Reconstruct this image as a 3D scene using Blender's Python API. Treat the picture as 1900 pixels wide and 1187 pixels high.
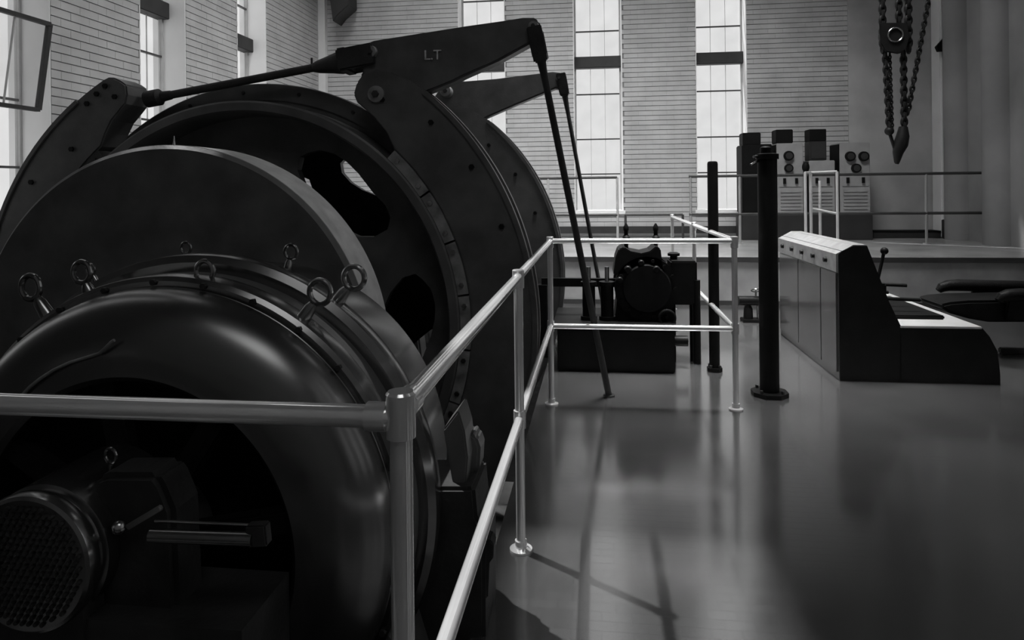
import bpy, bmesh, math, random
from mathutils import Vector, Matrix
random.seed(7)
pi = math.pi
for o in list(bpy.data.objects):
    bpy.data.objects.remove(o)
scene = bpy.context.scene
COL = scene.collection

# ------------------------------------------------------------------ camera
F, CX, CY, EYE = 1250.0, 950.0, 350.0, 1.436
YAW, ROLL = math.radians(7.2), math.radians(0.6)
FWD = Vector((-math.sin(YAW), math.cos(YAW), 0))
RT = Vector((math.cos(YAW), math.sin(YAW), 0))
UP = Vector((0, 0, 1))
cr, sr = math.cos(ROLL), math.sin(ROLL)
cam_d = bpy.data.cameras.new('camera')
cam = bpy.data.objects.new('camera', cam_d)
COL.objects.link(cam)
I_, J_ = RT * cr - UP * sr, RT * sr + UP * cr
m = Matrix((I_, J_, -FWD)).transposed().to_4x4()
m.translation = (0, 0, EYE)
cam.matrix_world = m
cam_d.sensor_fit = 'HORIZONTAL'
cam_d.sensor_width = 36
cam_d.lens = 36 * F / 1900
cam_d.shift_x = 0
cam_d.shift_y = -(593.5 - CY) / 1900
cam_d.clip_start = 0.05
scene.camera = cam

def ray(px, py):
    a, b = (px - CX) / F, -(py - CY) / F
    x, y = cr * a + sr * b, -sr * a + cr * b
    return FWD + RT * x + UP * y
def onY(px, py, Y):
    d = ray(px, py)
    return d * (Y / d.y) + Vector((0, 0, EYE))
def onZ(px, py, Z=0.0):
    d = ray(px, py)
    return d * ((Z - EYE) / d.z) + Vector((0, 0, EYE))
def onX(px, py, X):
    d = ray(px, py)
    return d * (X / d.x) + Vector((0, 0, EYE))
def proj(P):
    d = Vector(P) - Vector((0, 0, EYE))
    z = d.dot(FWD)
    if z < .05:
        return (-9999, -9999, z)
    x, y = d.dot(RT) / z, d.dot(UP) / z
    return (CX + F * (cr * x - sr * y), CY - F * (sr * x + cr * y), z)

# ------------------------------------------------------------------ world, sun, lights, exposure
w = bpy.data.worlds.new('world')
scene.world = w
w.use_nodes = True
bg = w.node_tree.nodes['Background']
bg.inputs[0].default_value = (1, 1, 1, 1)
bg.inputs[1].default_value = 0.92
SUN = Vector((-.835 * .506, .55 * .506, .862)).normalized()
sd = bpy.data.lights.new('sun', 'SUN')
sd.energy = 6.0
sd.angle = math.radians(0.9)
so = bpy.data.objects.new('sun', sd)
so.rotation_euler = SUN.to_track_quat('Z', 'Y').to_euler()
so.location = (0, 0, 12)
COL.objects.link(so)
def area(name, loc, size, energy, target, spread=180):
    d = bpy.data.lights.new(name, 'AREA')
    d.shape = 'RECTANGLE'
    d.size, d.size_y = size
    d.energy = energy
    d.spread = math.radians(spread)
    o = bpy.data.objects.new(name, d)
    o.location = loc
    o.rotation_euler = (Vector(loc) - Vector(target)).to_track_quat('Z', 'Y').to_euler()
    COL.objects.link(o)
    return o
area('ceiling_fill', (-0.6, 7.2, 8.8), (7, 2.4), 235, (0.0, 11.2, .3), 66)  # unseen fill, added to brighten the back wall and platform
area('ceiling_fill', (0.4, 6.6, 8.8), (2.0, 8), 145, (-5, 7.6, 2.2), 75)  # added fill for the left wall, not a lamp of the hall
area('ceiling_fill', (0.2, -1.6, 8.7), (4.5, 4.5), 18, (-2.3, 4.2, .9), 60)  # added fill that lifts the machine fronts out of black
area('ceiling_fill', (0.9, 5.9, 8.8), (2.4, 2.4), 125, (0.9, 6.1, 0), 36)  # made-up lamp, brightens the floor beside the desk
scene.view_settings.view_transform = 'Standard'
scene.view_settings.look = 'None'
scene.view_settings.exposure = 0
scene.view_settings.gamma = 1
scene.view_settings.use_curve_mapping = False

# ------------------------------------------------------------------ materials
def mat(name, v, rough=.5, metal=0.0, spec=.5, noise=None, bump=None, coat=0):
    M = bpy.data.materials.new(name)
    M.use_nodes = True
    nt = M.node_tree
    b = nt.nodes['Principled BSDF']
    b.inputs['Base Color'].default_value = (v, v, v, 1)
    b.inputs['Roughness'].default_value = rough
    b.inputs['Metallic'].default_value = metal
    b.inputs['Specular IOR Level'].default_value = spec
    b.inputs['Coat Weight'].default_value = coat
    tc = nt.nodes.new('ShaderNodeTexCoord')
    if noise:
        sc, amt = noise
        n = nt.nodes.new('ShaderNodeTexNoise')
        n.inputs['Scale'].default_value = sc
        n.inputs['Detail'].default_value = 6
        mr = nt.nodes.new('ShaderNodeMapRange')
        mr.inputs['From Min'].default_value = .3
        mr.inputs['From Max'].default_value = .7
        mr.inputs['To Min'].default_value = v * (1 - amt)
        mr.inputs['To Max'].default_value = v * (1 + amt)
        nt.links.new(tc.outputs['Object'], n.inputs['Vector'])
        nt.links.new(n.outputs['Fac'], mr.inputs['Value'])
        cb = nt.nodes.new('ShaderNodeCombineColor')
        for k in range(3):
            nt.links.new(mr.outputs[0], cb.inputs[k])
        nt.links.new(cb.outputs[0], b.inputs['Base Color'])
    if bump:
        sc, st = bump
        n = nt.nodes.new('ShaderNodeTexNoise')
        n.inputs['Scale'].default_value = sc
        n.inputs['Detail'].default_value = 4
        bp = nt.nodes.new('ShaderNodeBump')
        bp.inputs['Strength'].default_value = st
        bp.inputs['Distance'].default_value = .01
        nt.links.new(tc.outputs['Object'], n.inputs['Vector'])
        nt.links.new(n.outputs['Fac'], bp.inputs['Height'])
        nt.links.new(bp.outputs[0], b.inputs['Normal'])
    return M
MT = {}
MT['paint'] = mat('machine_paint', .075, .42, spec=.35, noise=(5, .3), bump=(60, .08))
MT['gloss'] = mat('gloss_machine_paint', .016, .20, spec=.5, noise=(4, .3))
MT['gloss'].node_tree.nodes['Principled BSDF'].inputs['IOR'].default_value = 2.8
MT['shield'] = mat('end_shield_paint', .012, .27, spec=.5, noise=(4, .3))
MT['shield'].node_tree.nodes['Principled BSDF'].inputs['IOR'].default_value = 2.3
MT['iron'] = mat('dark_cast_iron', .022, .55, spec=.3, noise=(8, .4), bump=(50, .2))
MT['black'] = mat('black_enamel', .006, .5, spec=.12, noise=(8, .3))
MT['worn'] = mat('worn_steel', .20, .45, metal=.3, noise=(12, .5))
MT['chrome'] = mat('polished_steel_tube', .95, .13, metal=.62, noise=(3, .1))
MT['band'] = mat('rim_highlight_paint', .6, .3, metal=.3, noise=(9, .2))  # pale stand-in for the window highlight on the dark glossy gear rim
MT['steel'] = mat('bright_steel', .45, .25, metal=1.0, noise=(9, .2))
MT['mortar'] = mat('mortar', .22, .9, spec=.1, noise=(4, .15), bump=(40, .3))
MT['plaster'] = mat('white_plaster', .85, .75, spec=.2, noise=(1.2, .08), bump=(20, .1))
MT['grey_plaster'] = mat('grey_plaster', .33, .8, spec=.2, noise=(.9, .22), bump=(20, .1))
MT['back_plaster'] = mat('back_wall_plaster', .46, .8, spec=.2, noise=(1.4, .2), bump=(20, .1))
MT['ceiling'] = mat('ceiling_paint', .06, .9, spec=.1, noise=(1, .1))
MT['concrete'] = mat('pit_concrete', .05, .9, spec=.1, noise=(3, .3), bump=(20, .3))
MT['winframe'] = mat('painted_window_bar', .45, .6, noise=(6, .1))
MT['transom'] = mat('dark_transom_paint', .03, .6, noise=(6, .2))
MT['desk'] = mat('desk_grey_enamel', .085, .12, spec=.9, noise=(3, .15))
MT['deskend'] = mat('desk_end_shade', .010, .5, spec=.15, noise=(5, .3))  # shade on the desk end is put into this near-black colour
MT['shoulder'] = mat('desk_skylit_enamel', .25, .35, noise=(14, .25))  # sky light on the bevel is put into this paler grey
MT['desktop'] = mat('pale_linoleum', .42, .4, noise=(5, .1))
MT['platform'] = mat('platform_tile', .40, .22, spec=.8, noise=(2, .15), bump=(30, .05))
MT['riser'] = mat('platform_face', .34, .5, noise=(3, .2))
MT['cabgrey'] = mat('cabinet_grey_enamel', .32, .45, noise=(4, .15))
MT['cabdark'] = mat('cabinet_dark_enamel', .007, .6, spec=.12, noise=(4, .2))
MT['cabplinth'] = mat('cabinet_plinth', .028, .5, noise=(4, .2))
MT['white'] = mat('white_enamel', .62, .35, noise=(5, .08))
MT['leather'] = mat('black_leather', .008, .5, spec=.15, noise=(10, .3), bump=(90, .3))
MT['chain'] = mat('oily_chain', .012, .5, spec=.3, noise=(10, .3))
MT['letter'] = mat('pale_lettering', .45, .6, noise=(30, .4))
MT['rubber'] = mat('rail_dark_steel', .05, .35, spec=.5, noise=(6, .2))

def brick_mat():
    M = mat('glazed_brick', .5, .6, spec=.3)
    nt = M.node_tree
    b = nt.nodes['Principled BSDF']
    oi = nt.nodes.new('ShaderNodeObjectInfo')
    geo = nt.nodes.new('ShaderNodeNewGeometry')
    n = nt.nodes.new('ShaderNodeTexNoise')
    n.inputs['Scale'].default_value = 2.2
    n.inputs['Detail'].default_value = 8
    nt.links.new(geo.outputs['Position'], n.inputs['Vector'])
    n2 = nt.nodes.new('ShaderNodeTexWhiteNoise')
    n2.noise_dimensions = '3D'
    sn = nt.nodes.new('ShaderNodeVectorMath')
    sn.operation = 'SNAP'
    sn.inputs[1].default_value = (.24, .24, .083)
    nt.links.new(geo.outputs['Position'], sn.inputs[0])
    nt.links.new(sn.outputs[0], n2.inputs['Vector'])
    ad = nt.nodes.new('ShaderNodeMath')
    ad.operation = 'ADD'
    nt.links.new(n.outputs['Fac'], ad.inputs[0])
    ml = nt.nodes.new('ShaderNodeMath')
    ml.operation = 'MULTIPLY'
    ml.inputs[1].default_value = .10
    nt.links.new(n2.outputs['Value'], ml.inputs[0])
    nt.links.new(ml.outputs[0], ad.inputs[1])
    mr = nt.nodes.new('ShaderNodeMapRange')
    mr.inputs['From Min'].default_value = .3
    mr.inputs['From Max'].default_value = .95
    mr.inputs['To Min'].default_value = .42
    mr.inputs['To Max'].default_value = .62
    nt.links.new(ad.outputs[0], mr.inputs['Value'])
    cb = nt.nodes.new('ShaderNodeCombineColor')
    for k in range(3):
        nt.links.new(mr.outputs[0], cb.inputs[k])
    nt.links.new(cb.outputs[0], b.inputs['Base Color'])
    return M
MT['brick'] = brick_mat()

def floor_mat():
    M = mat('polished_floor_tile', .06, .3, spec=.5)
    nt = M.node_tree
    b = nt.nodes['Principled BSDF']
    b.inputs['IOR'].default_value = 3.3
    geo = nt.nodes.new('ShaderNodeNewGeometry')
    br = nt.nodes.new('ShaderNodeTexBrick')
    br.inputs['Color1'].default_value = (.075, .075, .075, 1)
    br.inputs['Color2'].default_value = (.086, .086, .086, 1)
    br.inputs['Mortar'].default_value = (.065, .065, .065, 1)
    br.inputs['Scale'].default_value = 1
    br.inputs['Brick Width'].default_value = .10
    br.inputs['Row Height'].default_value = .05
    br.inputs['Mortar Size'].default_value = .002
    nt.links.new(geo.outputs['Position'], br.inputs['Vector'])
    n = nt.nodes.new('ShaderNodeTexNoise')
    n.inputs['Scale'].default_value = 1.6
    n.inputs['Detail'].default_value = 7
    nt.links.new(geo.outputs['Position'], n.inputs['Vector'])
    mx = nt.nodes.new('ShaderNodeMix')
    mx.data_type = 'RGBA'
    mx.blend_type = 'MULTIPLY'
    mx.inputs[0].default_value = .6
    nt.links.new(br.outputs['Color'], mx.inputs[6])
    nt.links.new(n.outputs['Fac'], mx.inputs[7])
    nt.links.new(mx.outputs[2], b.inputs['Base Color'])
    mr = nt.nodes.new('ShaderNodeMapRange')
    mr.inputs['To Min'].default_value = .10
    mr.inputs['To Max'].default_value = .22
    nt.links.new(n.outputs['Fac'], mr.inputs['Value'])
    nt.links.new(mr.outputs[0], b.inputs['Roughness'])
    bp = nt.nodes.new('ShaderNodeBump')
    bp.inputs['Strength'].default_value = .12
    bp.inputs['Distance'].default_value = .002
    bp.invert = True
    nt.links.new(br.outputs['Fac'], bp.inputs['Height'])
    nt.links.new(bp.outputs[0], b.inputs['Normal'])
    return M
MT['floor'] = floor_mat()

def glass_mat():
    M = bpy.data.materials.new('window_glass')
    M.use_nodes = True
    nt = M.node_tree
    nt.nodes.clear()
    out = nt.nodes.new('ShaderNodeOutputMaterial')
    t = nt.nodes.new('ShaderNodeBsdfTransparent')
    g = nt.nodes.new('ShaderNodeBsdfGlossy')
    g.inputs['Roughness'].default_value = .1
    n = nt.nodes.new('ShaderNodeTexNoise')
    n.inputs['Scale'].default_value = 2.5
    mr = nt.nodes.new('ShaderNodeMapRange')
    mr.inputs['To Min'].default_value = .88
    mr.inputs['To Max'].default_value = 1.0
    tc = nt.nodes.new('ShaderNodeTexCoord')
    nt.links.new(tc.outputs['Object'], n.inputs['Vector'])
    nt.links.new(n.outputs['Fac'], mr.inputs['Value'])
    cb = nt.nodes.new('ShaderNodeCombineColor')
    for k in range(3):
        nt.links.new(mr.outputs[0], cb.inputs[k])
    nt.links.new(cb.outputs[0], t.inputs['Color'])
    mx = nt.nodes.new('ShaderNodeMixShader')
    mx.inputs[0].default_value = .06
    nt.links.new(t.outputs[0], mx.inputs[1])
    nt.links.new(g.outputs[0], mx.inputs[2])
    nt.links.new(mx.outputs[0], out.inputs[0])
    return M
MT['glass'] = glass_mat()

# ------------------------------------------------------------------ mesh builder
def frame(d):
    d = Vector(d).normalized()
    a = Vector((0, 0, 1)) if abs(d.z) < .9 else Vector((1, 0, 0))
    u = d.cross(a).normalized()
    return u, d.cross(u).normalized()

class MB:
    def __init__(s):
        s.v, s.f = [], []
    def add(s, vs, fs):
        n = len(s.v)
        s.v += [Vector(p) for p in vs]
        s.f += [tuple(i + n for i in f) for f in fs]
        return s
    def box(s, lo, hi):
        x0, y0, z0 = lo
        x1, y1, z1 = hi
        return s.add([(x0, y0, z0), (x1, y0, z0), (x1, y1, z0), (x0, y1, z0), (x0, y0, z1), (x1, y0, z1), (x1, y1, z1), (x0, y1, z1)],
                     [(3, 2, 1, 0), (4, 5, 6, 7), (0, 1, 5, 4), (1, 2, 6, 5), (2, 3, 7, 6), (3, 0, 4, 7)])
    def bar(s, p0, p1, wd, ht, side=None):
        p0, p1 = Vector(p0), Vector(p1)
        d = (p1 - p0).normalized()
        if side is None:
            u, v = frame(d)
        else:
            u = (Vector(side) - d * d.dot(Vector(side))).normalized()
            v = d.cross(u)
        vs = []
        for p in (p0, p1):
            for a, b in ((-1, -1), (1, -1), (1, 1), (-1, 1)):
                vs.append(p + u * a * wd / 2 + v * b * ht / 2)
        return s.add(vs, [(0, 1, 2, 3), (7, 6, 5, 4), (0, 4, 5, 1), (1, 5, 6, 2), (2, 6, 7, 3), (3, 7, 4, 0)])
    def cyl(s, p0, p1, r0, r1=None, n=20):
        r1 = r0 if r1 is None else r1
        return s.loft([(p0, r0), (p1, r1)], n)
    def loft(s, rings, n=20, caps=True):
        """rings: (point, radius); tube with changing radius through the points"""
        P = [Vector(p) for p, r in rings]
        base = len(s.v)
        u0 = None
        for i, (p, r) in enumerate(rings):
            a = P[max(i - 1, 0)]
            b = P[min(i + 1, len(P) - 1)]
            d = b - a
            if d.length < 1e-7:
                d = P[-1] - P[0]
            d.normalize()
            if u0 is None:
                u, v = frame(d)
            else:
                u = (u0 - d * u0.dot(d)).normalized()
                v = d.cross(u)
            u0 = u
            for k in range(n):
                t = 2 * pi * k / n
                s.v.append(P[i] + u * (math.cos(t) * r) + v * (math.sin(t) * r))
        for i in range(len(rings) - 1):
            for k in range(n):
                k2 = (k + 1) % n
                s.f.append((base + i * n + k, base + i * n + k2, base + (i + 1) * n + k2, base + (i + 1) * n + k))
        if caps:
            s.f.append(tuple(base + k for k in range(n))[::-1])
            s.f.append(tuple(base + (len(rings) - 1) * n + k for k in range(n)))
        return s
    def tube(s, pts, r, n=14):
        return s.loft([(p, r) for p in pts], n)
    def lathe(s, c, prof, n=96, axis='Y', a0=0, a1=2 * pi, closed=True):
        """profile (axial offset, radius) swept round the axis through c; closed profile loop"""
        c = Vector(c)
        full = abs(a1 - a0 - 2 * pi) < 1e-6
        N = n if full else n + 1
        base = len(s.v)
        for k in range(N):
            t = a0 + (a1 - a0) * k / n
            for h, r in prof:
                ca, sa = math.cos(t) * r, math.sin(t) * r
                if axis == 'Y':
                    s.v.append(c + Vector((ca, h, sa)))
                elif axis == 'X':
                    s.v.append(c + Vector((h, ca, sa)))
                else:
                    s.v.append(c + Vector((ca, sa, h)))
        L = len(prof)
        R = L if closed else L - 1
        for k in range(n):
            k2 = (k + 1) % N
            for j in range(R):
                j2 = (j + 1) % L
                s.f.append((base + k * L + j, base + k * L + j2, base + k2 * L + j2, base + k2 * L + j))
        if not full:
            s.f.append(tuple(base + j for j in range(L)))
            s.f.append(tuple(base + n * L + j for j in range(L))[::-1])
        return s
    def disc(s, c, prof, n=96, axis='Y'):
        """open profile whose first and last radius are closed by caps"""
        s.lathe(c, prof, n, axis, closed=False)
        L = len(prof)
        base = len(s.v) - n * L
        s.f.append(tuple(base + k * L for k in range(n)))
        s.f.append(tuple(base + k * L + L - 1 for k in range(n))[::-1])
        return s
    def torus(s, c, R, r, nrm=(0, 1, 0), n=28, q=10):
        u, v = frame(nrm)
        nn = Vector(nrm).normalized()
        c = Vector(c)
        base = len(s.v)
        for k in range(n):
            t = 2 * pi * k / n
            d = u * math.cos(t) + v * math.sin(t)
            for j in range(q):
                a = 2 * pi * j / q
                s.v.append(c + d * (R + r * math.cos(a)) + nn * (r * math.sin(a)))
        for k in range(n):
            for j in range(q):
                k2, j2 = (k + 1) % n, (j + 1) % q
                s.f.append((base + k * q + j, base + k2 * q + j, base + k2 * q + j2, base + k * q + j2))
        return s
    def ball(s, c, r, n=16, q=8, sc=(1, 1, 1)):
        c = Vector(c)
        prof = [(-math.cos(pi * j / q), max(math.sin(pi * j / q), 1e-3)) for j in range(q + 1)]
        base = len(s.v)
        for k in range(n):
            t = 2 * pi * k / n
            for h, rr in prof:
                s.v.append(c + Vector((math.cos(t) * rr * r * sc[0], math.sin(t) * rr * r * sc[1], h * r * sc[2])))
        L = q + 1
        for k in range(n):
            k2 = (k + 1) % n
            for j in range(q):
                s.f.append((base + k * L + j, base + k2 * L + j, base + k2 * L + j + 1, base + k * L + j + 1))
        return s
    def prism(s, poly, y0, y1):
        """poly in (X, Z), extruded along Y"""
        n = len(poly)
        vs = [(x, y0, z) for x, z in poly] + [(x, y1, z) for x, z in poly]
        fs = [tuple(range(n)), tuple(range(2 * n - 1, n - 1, -1))]
        for k in range(n):
            k2 = (k + 1) % n
            fs.append((k, k + n, k2 + n, k2))
        return s.add(vs, fs)
    def build(s, name, material, parent=None, smooth=False, bevel=0):
        me = bpy.data.meshes.new(name)
        off = parent_origin(parent)
        me.from_pydata([p - off for p in s.v], [], s.f)
        bm = bmesh.new()
        bm.from_mesh(me)
        if bevel:
            bmesh.ops.remove_doubles(bm, verts=bm.verts, dist=1e-6)
        bmesh.ops.recalc_face_normals(bm, faces=bm.faces)
        if bevel:
            es = [e for e in bm.edges if len(e.link_faces) == 2 and e.calc_face_angle(0) > .6]
            bmesh.ops.bevel(bm, geom=es, offset=bevel, segments=2, affect='EDGES', clamp_overlap=True)
        if smooth:
            for f in bm.faces:
                f.smooth = True
            for e in bm.edges:
                if len(e.link_faces) == 2 and e.calc_face_angle(0) > .55:
                    e.smooth = False
        bm.to_mesh(me)
        bm.free()
        me.materials.append(MT[material])
        o = bpy.data.objects.new(name, me)
        COL.objects.link(o)
        if parent is not None:
            o.parent = parent
        return o

ORIG = {}
def parent_origin(p):
    off = Vector((0, 0, 0))
    while p is not None:
        off += Vector(p.location)
        p = p.parent
    return off
def thing(name, label, cat, loc, group=None):
    o = bpy.data.objects.new(name, None)
    o.empty_display_size = .1
    o.location = Vector(loc)
    COL.objects.link(o)
    o['label'] = label
    o['category'] = cat
    if group:
        o['group'] = group
    return o
def struct(o):
    o['kind'] = 'structure'
    return o
def sempty(name, loc=(0, 0, 0)):
    o = bpy.data.objects.new(name, None)
    o.location = Vector(loc)
    COL.objects.link(o)
    o['kind'] = 'structure'
    return o
def instance(o, name, loc, parent):
    c = bpy.data.objects.new(name, o.data)
    COL.objects.link(c)
    c.location = loc
    c.parent = parent
    return c
def bolt(c, r, h, nrm, n=6):
    c = Vector(c)
    nn = Vector(nrm).normalized()
    return MB().cyl(c - nn * .004, c + nn * h, r, r * .96, n)

# ------------------------------------------------------------------ room
XL, XR, YB, YF, HC = -5.0, 5.60, 11.8, -3.0, 9.0
PITX0, PITX1, PITY0, PITY1, PITZ = -4.45, -.42, .95, 7.15, -1.7
b = MB()
xs, ys = [XL - .4, PITX0, PITX1, XR + .4], [YF, PITY0, PITY1, YB + .4]
for i in range(3):
    for j in range(3):
        if not (i == 1 and j == 1):
            b.box((xs[i], ys[j], -.25), (xs[i + 1], ys[j + 1], 0))
struct(b.build('floor', 'floor'))
b = MB().box((PITX0 - .2, PITY0 - .2, PITZ - .2), (PITX1 + .2, PITY1 + .2, PITZ))
for lo, hi in (((PITX0 - .2, PITY0 - .2, PITZ), (PITX0, PITY1 + .2, -.25)), ((PITX1, PITY0 - .2, PITZ), (PITX1 + .2, PITY1 + .2, -.25)),
               ((PITX0, PITY0 - .2, PITZ), (PITX1, PITY0, -.25)), ((PITX0, PITY1, PITZ), (PITX1, PITY1 + .2, -.25))):
    b.box(lo, hi)
struct(b.build('floor_pit', 'concrete'))

WIN_H0, WIN_H1, TK = 1.03, 8.7, .42
back_win = [-2.01, .03, 2.11]
WW = .84
left_win = [3.15, 5.22, 7.29, 9.33]
left_win.sort()
def wall_boxes(u0, u1, z0, z1, cs, place):
    b = MB()
    edges = [u0]
    for c in sorted(cs):
        edges += [c - WW / 2, c + WW / 2]
    edges.append(u1)
    for k in range(0, len(edges) - 1, 2):
        place(b, edges[k], edges[k + 1], z0, z1)
    for c in cs:
        place(b, c - WW / 2, c + WW / 2, z0, WIN_H0)
        place(b, c - WW / 2, c + WW / 2, WIN_H1, z1)
    return b
def place_back(b, a0, a1, z0, z1):
    b.box((a0, YB, z0), (a1, YB + TK, z1))
def place_left(b, a0, a1, z0, z1):
    b.box((XL - TK, a0, z0), (XL, a1, z1))
wall_back = struct(wall_boxes(XL - TK, XR + TK, 0, HC, back_win, place_back).build('wall_back', 'mortar'))
wall_left = struct(wall_boxes(YF, YB, -.0, HC, left_win, place_left).build('wall_left', 'mortar'))
right_fill_win = [3.4, 1.3, -.8]  # unseen windows, added to put bright streaks on the rails
def place_right(b, a0, a1, z0, z1):
    b.box((XR, a0, z0), (XR + TK, a1, z1))
wall_right = struct(wall_boxes(YF, YB, 0, HC, right_fill_win, place_right).build('wall_right', 'grey_plaster'))
front_win = []
def place_front(b, a0, a1, z0, z1):
    b.box((a0, YF - TK, z0), (a1, YF, z1))
wall_front = struct(wall_boxes(XL - TK, XR + TK, 0, HC, front_win, place_front).build('wall_front', 'plaster'))
# ceiling with one added opening, sized to place the sun patch on the floor
k = HC / SUN.z
SX, SY = SUN.x * k, SUN.y * k
ox0, ox1, oy0, oy1 = max(XL + .05, -.55 + SX), 0.66 + SX, 1.0 + SY, 2.95 + SY
b = MB()
xs, ys = [XL - TK, ox0, ox1, XR + TK], [YF - .3, oy0, oy1, YB + TK]
for i in range(3):
    for j in range(3):
        if not (i == 1 and j == 1):
            b.box((xs[i], ys[j], HC), (xs[i + 1], ys[j + 1], HC + .15))
ceiling = struct(b.build('ceiling', 'ceiling'))
b = MB()
for lo, hi in (((ox0, oy0, HC), (ox0 + .05, oy1, HC + .3)), ((ox1 - .05, oy0, HC), (ox1, oy1, HC + .3)), ((ox0, oy0, HC), (ox1, oy0 + .05, HC + .3)), ((ox0, oy1 - .05, HC), (ox1, oy1, HC + .3))):
    b.box(lo, hi)
b.build('added_sun_opening_kerb', 'winframe', ceiling)

# bricks: every brick is geometry; the largest in view are single parts
BL, BH, PL, PH = .2375, .073, .240, .083
def bricks(wall, u0, u1, z0, z1, cs, kind, occ):
    zs = z0
    row = 0
    big, rest = [], []
    while zs < z1:
        off = 0 if row % 2 else PL / 2
        segs = []
        e = [u0]
        for c in sorted(cs):
            if zs + BH > WIN_H0 and zs < WIN_H1:
                e += [c - WW / 2, c + WW / 2]
        e.append(u1)
        segs = [(e[i], e[i + 1]) for i in range(0, len(e) - 1, 2)]
        kx = math.floor((u0 - off) / PL)
        u = kx * PL + off
        while u < u1:
            for s0, s1 in segs:
                a0, a1 = max(u, s0 + .002), min(u + BL, s1 - .002)
                if a1 - a0 > .03:
                    d = random.uniform(.010, .012)
                    um = (a0 + a1) / 2
                    P = (um, YB, zs) if kind == 'b' else (XL, um, zs)
                    px, py, z = proj(P)
                    vis = -10 < px < 1910 and -10 < py < 1200 and not occ(px, py)
                    score = (a1 - a0) * (1 / z ** 2) * (1 if kind == 'b' else .55) if vis else -1
                    (big if vis else rest).append((score, a0, a1, zs, d))
            u += PL
        zs += PH
        row += 1
    big.sort(reverse=True)
    rest += big[300:]
    big = big[:300]
    unit = {}
    for sc_, a0, a1, z, d in big:
        key = round(a1 - a0, 3)
        L = a1 - a0
        if key not in unit:
            bb = MB()
            if kind == 'b':
                bb.box((0, -.012, 0), (L, .004, BH))
            else:
                bb.box((-.004, 0, 0), (.012, L, BH))
            o = bb.build('brick', 'brick', wall)
            unit[key] = o
        else:
            o = instance(unit[key], 'brick', (0, 0, 0), wall)
        o.location = (a0, YB + .012 - d, z) if kind == 'b' else (XL - .012 + d, a0, z)
    bb = MB()
    for sc_, a0, a1, z, d in rest:
        if kind == 'b':
            bb.box((a0, YB - d, z), (a1, YB + .002, z + BH))
        else:
            bb.box((XL - .002, a0, z), (XL + d, a1, z + BH))
    o = bb.build('brickwork', 'brick', wall)
    o['kind'] = 'stuff'
def occ_left(px, py):
    return math.hypot(px - 498, py - 554) < 520 or py > 420 or (px > 270 and py > 150)
def occ_back(px, py):
    return px < 640 or (px < 1000 and py > 40) or (1370 < px < 1620 and py > 240) or py > 430
PLATZ, PLATY = .577, 8.43
bricks(wall_back, XL + .02, 4.15, .60, 5.2, back_win, 'b', occ_back)
bricks(wall_left, 4.2, YB - .02, .60, 6.2, left_win, 'l', occ_left)

# windows
rows_z = [1.03, 1.68, 2.30, 3.10, 3.56, 3.76, 4.22, 4.85, 5.5, 6.1, 6.75, 7.35, 7.9, 8.3, 8.7]
def window(n, c, kind):
    def bx(u0, u1, d0, d1, z0, z1):
        if kind == 'b':
            return (u0, YB + d0, z0), (u1, YB + d1, z1)
        if kind == 'r':
            return (XR + d0, u0, z0), (XR + d1, u1, z1)
        if kind == 'f':
            return (u0, YF - d1, z0), (u1, YF - d0, z1)
        return (XL - d1, u0, z0), (XL - d0, u1, z1)
    wroot = sempty('window_%d' % n, {'b': (c, YB + .3, WIN_H0), 'f': (c, YF - .3, WIN_H0), 'l': (XL - .3, c, WIN_H0), 'r': (XR + .3, c, WIN_H0)}[kind])
    u0, u1 = c - WW / 2, c + WW / 2
    # plastered reveals and sill
    b = MB()
    b.box(*bx(u0 - .002, u0 + .012, -.004, TK, WIN_H0, WIN_H1))
    b.box(*bx(u1 - .012, u1 + .002, -.004, TK, WIN_H0, WIN_H1))
    b.box(*bx(u0, u1, 0, TK, WIN_H1 - .012, WIN_H1))
    b.build('window_reveal', 'plaster', wroot)
    MB().box(*bx(u0 - .03, u1 + .03, -.05, .34, WIN_H0 - .05, WIN_H0 + .012)).build('window_sill', 'plaster', wroot)
    b = MB()
    for a0, a1 in ((u0 + .012, u0 + .04), (u1 - .04, u1 - .012)):
        b.box(*bx(a0, a1, .28, .33, WIN_H0, WIN_H1))
    b.build('window_frame', 'winframe', wroot)
    MB().box(*bx(u0 - .0, u1 + .0, .20, .36, 3.56, 3.76)).build('transom', 'transom', wroot, bevel=.008)
    wi = (u1 - u0 - .08) / 3
    for q in (1, 2):
        a = u0 + .04 + wi * q
        MB().box(*bx(a - .0035, a + .0035, .298, .312, WIN_H0, WIN_H1)).build('glazing_bar', 'winframe', wroot)
    for z in rows_z[1:-1]:
        if 3.5 < z < 3.8:
            continue
        MB().box(*bx(u0 + .03, u1 - .03, .285, .32, z - .011, z + .011)).build('glazing_bar', 'rubber', wroot)
    first = {}
    for r in range(len(rows_z) - 1):
        if abs(rows_z[r] - 3.56) < .01:
            continue
        for q in range(3):
            a = u0 + .04 + wi * q
            MB().box(*bx(a, a + wi, .303, .307, rows_z[r], rows_z[r + 1])).build('pane', 'glass', wroot)
    return wroot
nwin = 0
for c in back_win:
    nwin += 1
    window(nwin, c, 'b')
for c in left_win:
    nwin += 1
    window(nwin, c, 'l')
for c in right_fill_win:
    nwin += 1
    window(nwin, c, 'r')
for c in front_win:
    nwin += 1
    window(nwin, c, 'f')
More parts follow.
